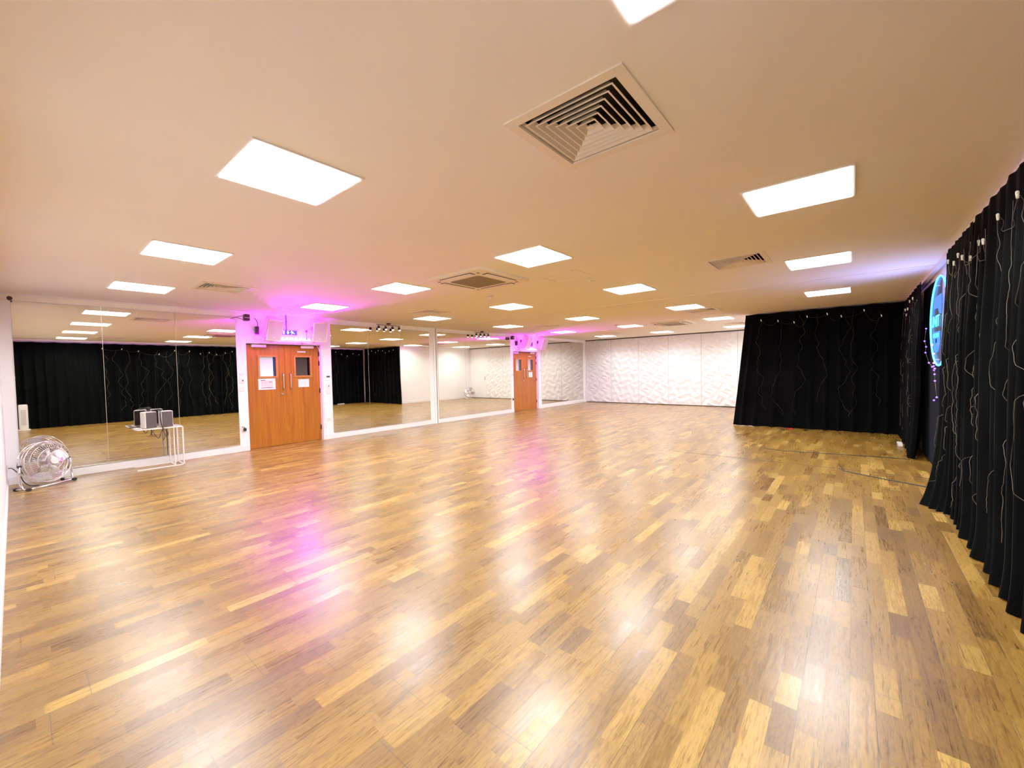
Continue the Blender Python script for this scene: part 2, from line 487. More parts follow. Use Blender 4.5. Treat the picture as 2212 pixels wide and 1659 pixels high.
# narrow ledge where mirror wall meets ceiling
bm = B(); box(bm, (XN, W-.014, 2.475), (2.62, W, H-.02), .004); struct('trim_7', bm, M['ceiling'])
# floor joint below the ceiling track
bm = B(); box(bm, (6.93, -.70, 0), (6.945, 2.3, .0012)); struct('trim_8', bm, M['gap'])

# ------------------------------------------------------------------ ceiling things
def place_all(root, items, z, group):
    for k, it in enumerate(items):
        if k == 0:
            root.location = (it[0], it[1], z); root['label'] = it[2]; root['group'] = group
        else:
            dup(root, (it[0], it[1], z), it[2], group=group)

t = thing('ceiling_light_panel', '', 'ceiling light')
bm = B(); frame_ring(bm, -.3, .3, -.3, .3, -.283, .283, -.283, .283, -.009, -.0005); obj('frame', bm, M['white'], t)
bm = B(); box(bm, (-.283, -.283, -.013), (.283, .283, -.001), .004); obj('diffuser', bm, M['lamp'], t)
place_all(t, LIGHTS, H, 'square light panels in the ceiling')

def frustum_band(bm, r0, z0, r1, z1):
    th = .0022
    a = [(-1, -1), (1, -1), (1, 1), (-1, 1)]
    def ring(r, z): return [bm.verts.new((x*r, y*r, z)) for x, y in a]
    A = ring(r0, z0); Bq = ring(r1, z1); A2 = ring(r0, z0+th*1.6); B2 = ring(r1, z1+th*1.6)
    for i in range(4):
        j = (i+1) % 4
        bm.faces.new((A[i], A[j], Bq[j], Bq[i])); bm.faces.new((A2[j], A2[i], B2[i], B2[j]))
        bm.faces.new((A[j], A[i], A2[i], A2[j])); bm.faces.new((Bq[i], Bq[j], B2[j], B2[i]))

t = thing('air_vent', '', 'vent')
bm = B(); frame_ring(bm, -.3, .3, -.3, .3, -.25, .25, -.25, .25, -.008, -.0005)
frustum_band(bm, .250, -.008, .236, .016); obj('flange', bm, M['vent'], t)
for k in range(6):
    r = .222-.0345*k
    bm = B(); frustum_band(bm, r+.003, -.0075, r-.004, -.006); frustum_band(bm, r-.004, -.0065, r-.024, .022); obj('louvre', bm, M['vent'], t)
bm = B()
v0 = [bm.verts.new((x*.016, y*.016, -.004)) for x, y in ((-1, -1), (1, -1), (1, 1), (-1, 1))]
ap = bm.verts.new((0, 0, .014))
bm.faces.new(v0)
for i in range(4): bm.faces.new((v0[i], v0[(i+1) % 4], ap))
obj('hub', bm, M['vent'], t)
bm = B(); box(bm, (-.244, -.244, .0), (.244, .244, .2))
for f in [f for f in bm.faces if f.normal.z < -.5]: bm.faces.remove(f)
obj('duct', bm, M['ventdark'], t, recalc=False)
place_all(t, VENTS, H, 'square louvred air vents in the ceiling')

t = thing('air_conditioning_cassette', '', 'air conditioner')
def rrect(h, r, n=6):
    out = []
    for cx, cy, a0 in ((h-r, h-r, 0), (-(h-r), h-r, PI/2), (-(h-r), -(h-r), PI), (h-r, -(h-r), 1.5*PI)):
        for k in range(n+1):
            a = a0+PI/2*k/n
            out.append((cx+r*math.cos(a), cy+r*math.sin(a)))
    return out
bm = B()
prev = None
for h_, r_, z_ in ((.475, .05, -.0005), (.475, .05, -.022), (.462, .05, -.032), (.30, .04, -.038)):
    ring = [bm.verts.new((x, y, z_)) for x, y in rrect(h_, r_)]
    if prev:
        n_ = len(ring)
        for i in range(n_): bm.faces.new((prev[i], prev[(i+1) % n_], ring[(i+1) % n_], ring[i]))
    prev = ring
bm.faces.new(prev)
obj('fascia', bm, M['vent'], t)
bm = B()
ra = [bm.verts.new((x, y, -.0385)) for x, y in rrect(.262, .035)]; rb = [bm.verts.new((x, y, -.043)) for x, y in rrect(.252, .03)]
for i in range(len(ra)): bm.faces.new((ra[i], ra[(i+1) % len(ra)], rb[(i+1) % len(ra)], rb[i]))
bm.faces.new(rb)
for k in range(21):
    q = -.24+.024*k
    box(bm, (-.245, q-.003, -.046), (.245, q+.003, -.043))
obj('intake_grille', bm, M['tan'], t)
for a in range(4):
    R = rotm(az=a*PI/2)
    bm = B(); box(bm, (-.27, .325, -.0405), (.27, .41, -.033), .0, R); obj('outlet_slot', bm, M['ventdark'], t)
    bm = B(); box(bm, (-.262, .335, -.048), (.262, .408, -.039), .004, R @ Matrix.Translation((0, 0, 0))); obj('flap', bm, M['vent'], t)
    bm = B(); box(bm, (.33, .33, -.0425), (.375, .352, -.036), .002, R); obj('corner_clip', bm, M['tan'], t)
place_all(t, [(3.83, 3.70, 'nearer square air conditioning cassette with dark tan intake grille'),
              (11.25, 3.72, 'farther air conditioning cassette, near the white relief partition')], H, 'air conditioning cassettes in the ceiling')

t = thing('smoke_detector', 'small white round detector on the ceiling beyond the nearer air conditioning cassette', 'detector', (4.78, 4.37, H))
bm = B(); cyl(bm, (0, 0, -.001), (0, 0, -.018), .055, .052, 24); obj('base', bm, M['white'], t)
bm = B(); cyl(bm, (0, 0, -.018), (0, 0, -.045), .040, .034, 20); ball(bm, (0, 0, -.045), .034, 16, 8, (1, 1, .5)); obj('sensor_head', bm, M['vent'], t)
dup(t, (10.45, 4.95, H), 'small round detector on the far ceiling beside a light panel, beyond the track')

t = thing('access_hatch', 'flush square access hatch in the ceiling, outlined right of the cassette', 'hatch', (4.47, 2.80, H))
bm = B(); frame_ring(bm, -.24, .24, -.27, .27, -.234, .234, -.264, .264, -.004, -.0005); obj('frame', bm, M['ceiling'], t)
bm = B(); box(bm, (-.230, -.260, -.003), (.230, .260, -.0005), .001); obj('cover', bm, M['ceiling'], t)
bm = B(); cyl(bm, (-.20, -.22, -.007), (-.20, -.22, -.003), .008, .008, 10); obj('lock', bm, M['tan'], t)
t = thing('ceiling_plate', 'tiny white rectangular plate on the ceiling beside the access hatch', 'plate', (4.97, 2.71, H))
bm = B(); box(bm, (-.05, -.02, -.010), (.05, .02, -.0005), .003); obj('plate_body', bm, M['white'], t)
bm = B(); box(bm, (-.03, -.008, -.013), (.03, .008, -.010), .001); obj('cover_strip', bm, M['white'], t)

# ------------------------------------------------------------------ mirrors
def mirror(label, x0, x1, z0, z1, seams):
    t = thing('wall_mirror', label, 'mirror', (x0, W, z0), group='mirrors along the left wall')
    e = [x0]+list(seams)+[x1]
    for a, b in zip(e[:-1], e[1:]):
        bm = B(); box(bm, (a-x0+.0022, -.010, 0), (b-x0-.0022, -.003, z1-z0)); obj('pane', bm, M['mirror'], t)
    bm = B()
    box(bm, (0, -.0085, 0), (x1-x0, -.002, z1-z0))
    obj('backing_edge', bm, M['edge'], t)
    bm = B(); box(bm, (0, -.014, -.010), (x1-x0, -.002, 0), .001); obj('bottom_channel', bm, M['steel'], t)
    return t
mirror('leftmost wall mirror of three panes, behind the fan and small table', .010, 2.612, .127, 2.47, (.872, 1.742))
mirror('wall mirror of three panes between the nearer door and the white post', 4.385, 7.065, .127, 2.47, (5.272, 6.156))
mirror('wall mirror of three panes between the white post and farther door', 7.357, 10.426, .127, 2.47, (8.384, 9.404))
mirror('farthest wall mirror, right of the farther double door', 12.158, 15.15, .15, 2.47, (13.15, 14.15))

# ------------------------------------------------------------------ double doors
def double_door(idx, D, glassL, glassR):
    x0, x1, zt = D
    w = x1-x0; yd = .10        # leaf plane is .10 behind the wall face
    d = bpy.data.objects.new('door_%d' % idx, None); C.objects.link(d); d.location = (x0, W, 0); d['kind'] = 'structure'
    bm = B()
    box(bm, (0, .02, 0), (.012, T, zt)); box(bm, (w-.014, .004, 0), (w-.002, T, zt)); box(bm, (.012, .02, zt-.016), (w-.014, T, zt))
    obj('frame', bm, M['trim'], d)
    bm = B(); box(bm, (.012, .075, zt-.034), (w-.014, .115, zt-.016)); obj('head_gap', bm, M['gap'], d)
    mid = .715*w/1.42
    for side, (a, b, gl) in enumerate(((.014, mid-.002, glassL), (mid+.002, w-.016, glassR))):
        bm = B()
        # leaf slab with a real opening for the vision panel
        gx0, gx1 = (a+.205, a+.565) if side == 0 else (a+.165, a+.525)
        gz0, gz1 = 1.345, 1.79
        y0, y1 = yd, yd+.044
        ix0, ix1, iz0, iz1 = gx0+.035, gx1-.035, gz0+.035, gz1-.035
        top = zt-.034
        box(bm, (a, y0, .006), (b, y1, iz0)); box(bm, (a, y0, iz1), (b, y1, top))
        box(bm, (a, y0, iz0), (ix0, y1, iz1)); box(bm, (ix1, y0, iz0), (b, y1, iz1))
        leaf = obj('leaf', bm, M['wood'], d)
        bm = B()
        def P(u, v, s): return Vector((u, y0-s, v))
        for q in ([(gx0, gz0), (gx1, gz0), (ix1, iz0), (ix0, iz0)], [(gx1, gz0), (gx1, gz1), (ix1, iz1), (ix1, iz0)],
                  [(gx1, gz1), (gx0, gz1), (ix0, iz1), (ix1, iz1)], [(gx0, gz1), (gx0, gz0), (ix0, iz0), (ix0, iz1)]):
            prism(bm, q, P, .0005, .016)
        obj('window_frame', bm, M['woodframe'], leaf)
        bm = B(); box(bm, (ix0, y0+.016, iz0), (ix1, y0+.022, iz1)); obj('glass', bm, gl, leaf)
        # pull handle
        hx = mid-.052 if side == 0 else mid+.085
        bm = B()
        tube(bm, [(hx, y0+.001, 1.425), (hx, y0-.035, 1.425), (hx, y0-.05, 1.41), (hx, y0-.052, 1.38), (hx, y0-.052, 1.16),
                  (hx, y0-.05, 1.135), (hx, y0-.035, 1.12), (hx, y0+.001, 1.12)], .0105, 10)
        obj('handle', bm, M['steel'], leaf)
        cx0 = a+.105 if side == 0 else b-.375
        bm = B(); box(bm, (cx0, y0-.05, zt-.082), (cx0+.25, y0-.0005, zt-.030), .006); obj('door_closer', bm, M['white'], leaf)
        if side == 0:
            bm = B(); cyl(bm, (mid-.068, y0-.012, 1.02), (mid-.068, y0, 1.02), .019, .022, 18); cyl(bm, (mid-.068, y0-.03, 1.02), (mid-.068, y0-.012, 1.02), .009, .012, 12)
            obj('lock', bm, M['steel'], leaf)
        else:
            bm = B(); box(bm, (a+.245, y0-.004, 1.855), (a+.41, y0-.0005, 1.88), .0018); obj('name_strip', bm, M['white'], leaf)
            for hz in (1.83, 1.63, 1.05, .27):
                bm = B(); cyl(bm, (b+.004, y0-.010, hz-.05), (b+.004, y0-.010, hz+.05), .0095, None, 12); box(bm, (b-.02, y0-.004, hz-.05), (b+.002, y0-.0005, hz+.05)); obj('hinge', bm, M['black'], leaf)
    return d
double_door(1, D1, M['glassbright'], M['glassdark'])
double_door(2, D2, M['glasshalf'], M['glasshalf'])

# papers on the doors
YL = W+.10
t = thing('paper_notice', 'white paper notice with dark red lines of text, on the nearer door left leaf', 'notice', (3.14, YL-.001, 1.228))
bm = B(); box(bm, (-.152, -.003, -.107), (.152, 0, .107)); obj('sheet', bm, M['paper'], t)
for z_, a_, b_ in ((.075, -.110, -.03), (.038, .035, .095), (-.072, -.105, .105)):
    bm = B(); box(bm, (a_, -.0042, z_-.006), (b_, -.003, z_+.006)); obj('heading_line', bm, M['print'], t)
bm = B()
random.seed(5)
for k in range(7):
    z_ = .055-.0165*k; a_ = -.105
    while a_ < .09:
        l_ = random.uniform(.015, .06); box(bm, (a_, -.004, z_-.0025), (min(a_+l_, .1), -.003, z_+.0025)); a_ += l_+.008
obj('text_lines', bm, M['printred'], t)
t = thing('paper_notice', 'small blank looking white paper on the nearer door right leaf', 'notice', (3.837, YL-.001, 1.222))
bm = B(); box(bm, (-.108, -.003, -.081), (.108, 0, .081)); obj('sheet', bm, M['paper'], t)
bm = B()
for z_, a_ in ((.03, .025), (.01, .06), (-.02, .02)): box(bm, (-a_, -.004, z_-.003), (a_, -.003, z_+.003))
obj('text_lines', bm, M['printgrey'], t)
t = thing('paper_notice', 'white paper sheet on the farther double door, right leaf', 'notice', (11.645, YL-.001, 1.228))
bm = B(); box(bm, (-.105, -.003, -.09), (.105, 0, .09)); obj('sheet', bm, M['paper'], t)
bm = B()
for z_ in (.04, .02, 0, -.02): box(bm, (-.06, -.004, z_-.003), (.06, -.003, z_+.003))
obj('text_lines', bm, M['printgrey'], t)

# ------------------------------------------------------------------ wall loudspeakers over the doors
def pa_speaker(label, loc, yaw, pitch, group='white loudspeakers over the doors', wid=.27):
    t = thing('wall_speaker', label, 'speaker', loc, 0, group)
    R = Matrix.Rotation(yaw, 4, 'Z') @ Matrix.Rotation(pitch, 4, 'X')
    h = .41/2; w = wid/2; d = .25; bw = w*.62
    bm = B()
    A = [(-w, 0, -h), (w, 0, -h), (w, 0, h), (-w, 0, h)]
    Bk = [(-bw, d, -h), (bw, d, -h), (bw, d, h), (-bw, d, h)]
    va = [bm.verts.new(R @ Vector(p)) for p in A]; vb = [bm.verts.new(R @ Vector(p)) for p in Bk]
    bm.faces.new(va); bm.faces.new(list(reversed(vb)))
    for i in range(4): bm.faces.new((va[i], vb[i], vb[(i+1) % 4], va[(i+1) % 4]))
    bmesh.ops.recalc_face_normals(bm, faces=bm.faces)
    bmesh.ops.bevel(bm, geom=list(bm.edges), offset=.009, segments=2, affect='EDGES')
    obj('cabinet', bm, M['cream'], t)
    bm = B()
    frame_ring(bm, -w+.004, w-.004, -h+.004, h-.004, -w+.02, w-.02, -h+.02, h-.02, .0005, .010)
    F = R @ Matrix.Rotation(PI/2, 4, 'X')
    for v in bm.verts: v.co = F @ v.co
    obj('front_rim', bm, M['white'], t)
    bm = B(); box(bm, (-w+.02, -.006, -h+.02), (w-.02, -.0005, h-.02), .0, R); g = obj('grille', bm, M['grille'], t)
    bm = B(); box(bm, (-.014, -.0085, -h+.052), (.014, -.0062, -h+.08), .001, R); obj('badge', bm, M['white'], g)
    bm = B()
    p = R @ Vector((0, d-.02, .0)); wy = W-loc[1]
    tube(bm, [p, (p.x, wy-.03, p.z), (p.x, wy-.005, p.z)], .014, 8); box(bm, (p.x-.04, wy-.006, p.z-.05), (p.x+.04, wy-.0005, p.z+.05), .001)
    obj('bracket', bm, M['black'], t)
    return t
PT = math.radians(24)
pa_speaker('white loudspeaker left of the exit sign over the nearer door', (3.155, 8.36, 2.235), math.radians(3), PT)
pa_speaker('white loudspeaker right of the exit sign over the nearer door', (4.005, 8.34, 2.245), math.radians(-10), PT, wid=.28)
pa_speaker('loudspeaker on the left over the farther double door', (11.02, 8.37, 2.28), math.radians(3), PT)
pa_speaker('loudspeaker on the right over the farther double door', (11.94, 8.37, 2.275), math.radians(-8), PT)

# exit sign, nearer door
t = thing('exit_sign', 'blue running man exit sign hanging over the nearer double door', 'sign', (3.51, 8.60, 2.232))
bm = B(); box(bm, (-.155, -.018, -.047), (.155, .018, .047), .006); obj('sign_box', bm, M['exitblue'], t)
bm = B(); cyl(bm, (-.055, 0, .047), (-.055, 0, H-2.232), .014, None, 12); cyl(bm, (-.055, 0, .20), (-.055, 0, .215), .021, None, 12); obj('hanging_rod', bm, M['exitblue'], t)
def plate(poly, m, nm, s0=.0185, s1=.0205):
    bm = B(); prism(bm, poly, lambda u, v, s: Vector((u, -s, v)), s0, s1); return obj(nm, bm, m, t)
plate([(-.13, -.035), (-.095, -.035), (-.095, .034), (-.13, .034)], M['pinkpict'], 'door_symbol')
plate([(-.045, .035), (-.024, .035), (-.024, 0), (-.010, 0), (-.0345, -.034), (-.059, 0), (-.045, 0)], M['pictogram'], 'arrow_symbol')
bm = B()
def limb(pts, r): tube(bm, [(u, -.0195, v) for u, v in pts], r, 6)
ball(bm, (.036, -.0195, .030), .0085, 10, 6)
limb([(.040, .018), (.050, -.002)], .0075); limb([(.042, .015), (.022, .012), (.016, .000)], .0042); limb([(.044, .014), (.062, .010), (.070, .020)], .0042)
limb([(.050, -.002), (.036, -.016), (.030, -.034)], .005); limb([(.050, -.002), (.068, -.012), (.090, -.020)], .005)
obj('running_man_symbol', bm, M['pictogram'], t)
plate([(.139, -.038), (.149, -.038), (.149, .038), (.139, .038)], M['pinkpict'], 'end_cap')

# colour LED bars lying over the door heads
def led_bar(label, loc, ln, nb, b0, bs):
    t = thing('led_light_bar', label, 'stage light', loc, group='colour light bars over the doors')
    bm = B(); box(bm, (-ln/2, -.045, -.03), (ln/2, .045, .015), .006, rotm(ax=.25)); obj('housing', bm, M['white'], t)
    for k in range(nb):
        bm = B(); ball(bm, (b0+bs*k, -.02, .032), .025, 14, 10); obj('lamp_lens', bm, M['bulb'], t)
    for s in (-1, 1):
        bm = B(); box(bm, (s*ln/2-.015, -.055, -.035), (s*ln/2+.015, .055, .035), .006); obj('end_plate', bm, M['white'], t)
    for s in (-.28, .28):
        bm = B(); box(bm, (s-.02, .03, -.035), (s+.02, .12, -.02)); obj('mounting_arm', bm, M['black'], t)
    return t
bar1 = led_bar('colour LED light bar with row of white lenses over the nearer door', (3.50, 8.575, 2.072), .92, 7, -.145, .0855)
bm = B(); tube(bm, [(x-3.50, y-8.575, z-2.072) for x, y, z in ((3.98, 8.60, 2.05), (4.06, 8.665, 2.02), (4.135, 8.69, 1.90), (4.185, 8.692, 1.78), (4.194, 8.692, 1.7), (4.195, 8.692, 1.2), (4.193, 8.692, .55), (4.20, 8.69, .37), (4.225, 8.69, .31), (4.238, 8.69, .285), (4.225, 8.69, .24))], .005, 6)
obj('power_lead', bm, M['white'], bar1)
led_bar('colour LED light bar with row of white lenses over the farther door', (11.22, 8.575, 2.072), .92, 7, .0, .065)
# cables of the bars
def cable(label, pts, r, m, name='power_cable', cat='cable', sub=6):
    # Catmull-Rom through the points
    P = [Vector(p) for p in pts]; out = []
    for i in range(len(P)-1):
        a, b, c, d = P[max(i-1, 0)], P[i], P[i+1], P[min(i+2, len(P)-1)]
        for k in range(sub):
            s = k/sub
            out.append(.5*((2*b)+(c-a)*s+(2*a-5*b+4*c-d)*s*s+(3*b-a-3*c+d)*s**3))
    out.append(P[-1])
    bm = B(); tube(bm, out, r, 6)
    return tag(obj(name, bm, m), label, cat)
t = thing('power_adapter', 'black power adapter on the wall left of the nearer door loudspeakers', 'adapter', (2.955, 8.66, 2.245))
bm = B(); box(bm, (-.028, -.035, -.075), (.028, .039, .075), .006); obj('adapter_body', bm, M['black'], t)
bm = B(); tube(bm, [(.01, 0, .075), (.012, -.02, .13), (-.006, -.01, .19), (-.028, .02, .23)], .006, 6); obj('lead', bm, M['black'], t)
dup(t, (10.72, 8.66, 2.29), 'black power adapter on the wall left of the farther door loudspeakers')
dup(t, (11.55, 8.66, 2.28), 'black power adapter between the two loudspeakers over the farther door')
t = thing('power_adapter', 'small black plug with short lead beside the right loudspeaker over the nearer door', 'adapter', (3.875, 8.67, 2.285))
bm = B(); box(bm, (-.014, -.02, -.018), (.014, .029, .018), .004); obj('plug_body', bm, M['plug'], t)
bm = B(); tube(bm, [(0, -.005, -.018), (-.006, -.01, -.07), (.0, -.012, -.12), (-.01, -.01, -.17)], .005, 6); obj('lead', bm, M['plug'], t)

# cameras / small flood spots on brackets
def wall_camera(label, loc, dz=0):
    t = thing('security_camera', label, 'camera', loc)
    bm = B(); box(bm, (-.045, -.055, -.06), (.045, .055, .06), .016); hd = obj('camera_head', bm, M['darkbrown'], t)
    bm = B(); box(bm, (-.043, -.058, -.012), (.043, -.056, -.002)); obj('lens_strip', bm, M['printgrey'], hd)
    bm = B(); wy = W-loc[1]
    tube(bm, [(-.04, .02, .03), (-.12, .04, .015), (-.165, .05, -.005), (-.17, wy-.003, -.01)], .0065, 6)
    tube(bm, [(-.04, .03, -.035), (-.10, .045, -.012), (-.15, .06, .0), (-.17, wy-.003, -.01)], .0065, 6)
    box(bm, (-.20, wy-.004, -.035), (-.14, wy-.0005, .015)); obj('bracket', bm, M['tan'], t)
    return t
wall_camera('small dark camera on a bracket at the left top of the nearer door', (2.742, 8.52, 2.455))
wall_camera('small dark camera on a bracket at the left top of the farther door', (10.42, 8.58, 2.455))
t = thing('security_camera', 'small dark camera in the top left corner above the leftmost mirror', 'camera', (.005, 8.60, 2.485))
bm = B(); cyl(bm, (0, -.05, 0), (0, .03, .0), .026, .024, 16); obj('camera_head', bm, M['darkbrown'], t)
bm = B(); tube(bm, [(-.01, .03, 0), (-.04, .04, -.02), (-.08, .03, -.01), (XN-.005+.003, .03, 0)], .006, 6); obj('bracket', bm, M['white'], t)

# switch and socket plates
def wplate(name, label, x, z, w, h, kind, plane=W, cat='switch'):
    t = thing(name, label, cat, (x, plane, z))
    bm = B(); box(bm, (-w/2, -.012, -h/2), (w/2, -.0005, h/2), .003); obj('plate', bm, M['white'], t)
    if kind == 'switch':
        bm = B(); box(bm, (-.014, -.017, -.02), (.014, -.0122, .02), .002); obj('rocker', bm, M['trim'], t)
    elif kind == 'fuse':
        bm = B(); box(bm, (.005, -.018, -.012), (.022, -.0122, .016), .002); obj('button', bm, M['black'], t)
    elif kind == 'panel':
        bm = B(); box(bm, (-w*.42, -.016, -h*.3), (w*.42, -.0122, h*.32), .002); obj('display', bm, M['black'], t)
    elif kind == 'socket':
        bm = B()
        for a, b in ((0, .02), (-.012, -.008), (.012, -.008)): box(bm, (a-.004, -.0128, b-.007), (a+.004, -.0122, b+.007))
        obj('pin_holes', bm, M['black'], t)
    elif kind == 'plug':
        bm = B(); box(bm, (-.024, -.05, -.026), (.024, -.0122, .026), .008); tube(bm, [(0, -.03, .026), (-.02, -.035, .05), (-.05, -.03, .055)], .006, 6); obj('plug', bm, M['black'], t)
    return t
wplate('wall_plate', 'blank white plate left of the nearer door, top of three', 2.69, 1.43, .085, .045, 'blank', cat='wall plate')
wplate('fused_switch', 'white switch plate with dark button left of the nearer door, middle of three', 2.68, 1.31, .086, .098, 'fuse')
wplate('light_switch', 'white switch plate left of the nearer door, bottom of three', 2.678, 1.155, .086, .086, 'switch')
wplate('wall_socket', 'wall socket with black plug low beside the nearer door left edge', 2.69, .405, .086, .086, 'plug', cat='socket')
wplate('control_panel', 'small control panel with dark display right of the nearer door', 4.305, 1.343, .088, .052, 'panel', cat='control panel')
wplate('wall_plate', 'thin white plate under the dark display right of the nearer door', 4.295, 1.274, .10, .022, 'blank', cat='wall plate')
wplate('fused_switch', 'tall white switch plate right of the nearer door under the dark display', 4.298, 1.138, .075, .13, 'fuse')
wplate('light_switch', 'white switch plate right of the nearer door, lowest of the upper group', 4.295, 1.01, .086, .076, 'switch')
wplate('wall_socket', 'white wall socket low on the right of the nearer door', 4.294, .417, .080, .084, 'socket', cat='socket')
wplate('fused_switch', 'switch plate left of the farther double door', 10.505, 1.24, .086, .086, 'fuse')
wplate('light_switch', 'upper switch plate right of the farther double door', 12.085, 1.36, .086, .12, 'fuse')
wplate('wall_socket', 'wall socket with black plug low beside the farther door left edge', 10.51, .43, .086, .086, 'plug', cat='socket')
wplate('wall_socket', 'white wall socket low on the right of the farther door', 12.085, .40, .08, .08, 'socket', cat='socket')

# ceiling spotlight bars
def spot_bar(label, loc, ln):
    t = thing('spotlight_bar', label, 'spotlight', loc, group='four-lamp spotlight bars in front of the mirrors')
    bm = B(); cyl(bm, (0, 0, -.001), (0, 0, -.03), .055, .05, 20); cyl(bm, (0, 0, -.03), (0, 0, -.045), .012, None, 10); obj('ceiling_rose', bm, M['darkbrown'], t)
    bm = B(); box(bm, (-ln/2, -.008, -.055), (ln/2, .008, -.040), .003); obj('bar', bm, M['darkbrown'], t)
    for k in range(4):
        x = -ln/2+.05+(ln-.09)*k/3
        bm = B(); cyl(bm, (x, 0, -.053), (x, 0, -.075), .005, None, 8)
        cyl(bm, (x, 0, -.075), (x+.004, -.01, -.145), .026, .034, 18); hd = obj('lamp_head', bm, M['darkbrown'], t)
        bm = B(); ball(bm, (x+.005, -.012, -.146), .029, 14, 8, (1, 1, .8)); obj('lamp_glass', bm, M['pictogram'], hd)
    return t
spot_bar('dark spotlight bar with four lamps before the mirror right of nearer door', (5.73, 8.52, H), .65)
spot_bar('dark spotlight bar with four lamps before the mirror left of farther door', (8.93, 8.52, H), .60)

# ------------------------------------------------------------------ folding partition
ys_seam = [8.645-.5675*k for k in range(11)]
def star_tile(bm, y0, y1, z0, z1, flip):
    """relief tile, faceted star; x is towards the room (negative)"""
    yc, zc = (y0+y1)/2, (z0+z1)/2
    d = .034
    bord = [(0, 0), (.25, 0), (.5, 0), (.75, 0), (1, 0), (1, .25), (1, .5), (1, .75), (1, 1), (.75, 1), (.5, 1), (.25, 1), (0, 1), (0, .75), (0, .5), (0, .25)]
    hs = [0, .55, .1, .55]*4
    V = [bm.verts.new((-d*hs[k], y0+(y1-y0)*u, z0+(z1-z0)*v)) for k, (u, v) in enumerate(bord)]
    I = []
    for k in range(8):
        a = 2*PI*(k+.5)/8 - PI*.75
        I.append(bm.verts.new((-d*(.95 if (k+flip) % 2 else .15), yc+(y1-y0)*.34*math.cos(a), zc+(z1-z0)*.33*math.sin(a))))
    c = bm.verts.new((-d*.45, yc, zc))
    for k in range(8):
        i0, i1 = I[k], I[(k+1) % 8]
        bm.faces.new((c, i0, i1))
        b0, b1, b2 = V[(2*k) % 16], V[(2*k+1) % 16], V[(2*k+2) % 16]
        bm.faces.new((i0, b0, b1)); bm.faces.new((i0, b1, i1)); bm.faces.new((i1, b1, b2))
t = thing('folding_partition', 'white folding partition wall of faceted relief panels across the far end', 'partition', (XF, 0, 0))
zr = [.03, .545, 1.045, 1.535, 2.03, 2.52]
for k in range(5):
    a, b, c = ys_seam[2*k], ys_seam[2*k+1], ys_seam[2*k+2]
    bm = B()
    box(bm, (0, c+.0055, .025), (.03, a-.0055, 2.535))
    leaf = obj('leaf', bm, M['trim'], t)
    bm = B()
    for (q0, q1) in ((b+.008, a-.016), (c+.016, b-.008)):
        for j in range(5): star_tile(bm, q0, q1, zr[j]+.003, zr[j+1]-.003, k % 2)
    bmesh.ops.translate(bm, verts=bm.verts, vec=(-.003, 0, 0))
    obj('relief_tiles', bm, M['partition'], leaf)
for k in range(6):
    q = ys_seam[2*k]
    bm = B(); box(bm, (-.004, q-.0045, .03), (.02, q+.0045, 2.53)); obj('edge_seal', bm, M['printgrey'], t)
bm = B(); box(bm, (-.002, 1.834, 0), (.012, 8.645, .024)); obj('floor_seal', bm, M['gap'], t)
bm = B(); box(bm, (-.035, 1.834, 2.54), (.03, 8.645, 2.569)); obj('head_track', bm, M['gap'], t)
bm = B(); box(bm, (0, 1.93, .025), (.03, ys_seam[10]-.006, 2.535), .003); leaf = obj('pass_door', bm, M['trim'], t)
bm = B(); box(bm, (-.006, 2.84, .92), (0, 2.93, 1.10), .003); box(bm, (-.009, 2.895, .95), (-.0055, 2.915, 1.07), .001); obj('flush_handle', bm, M['steel'], leaf)
bm = B(); box(bm, (0, 1.84, .025), (.03, 1.925, 2.535), .003); obj('jamb', bm, M['trim'], t)

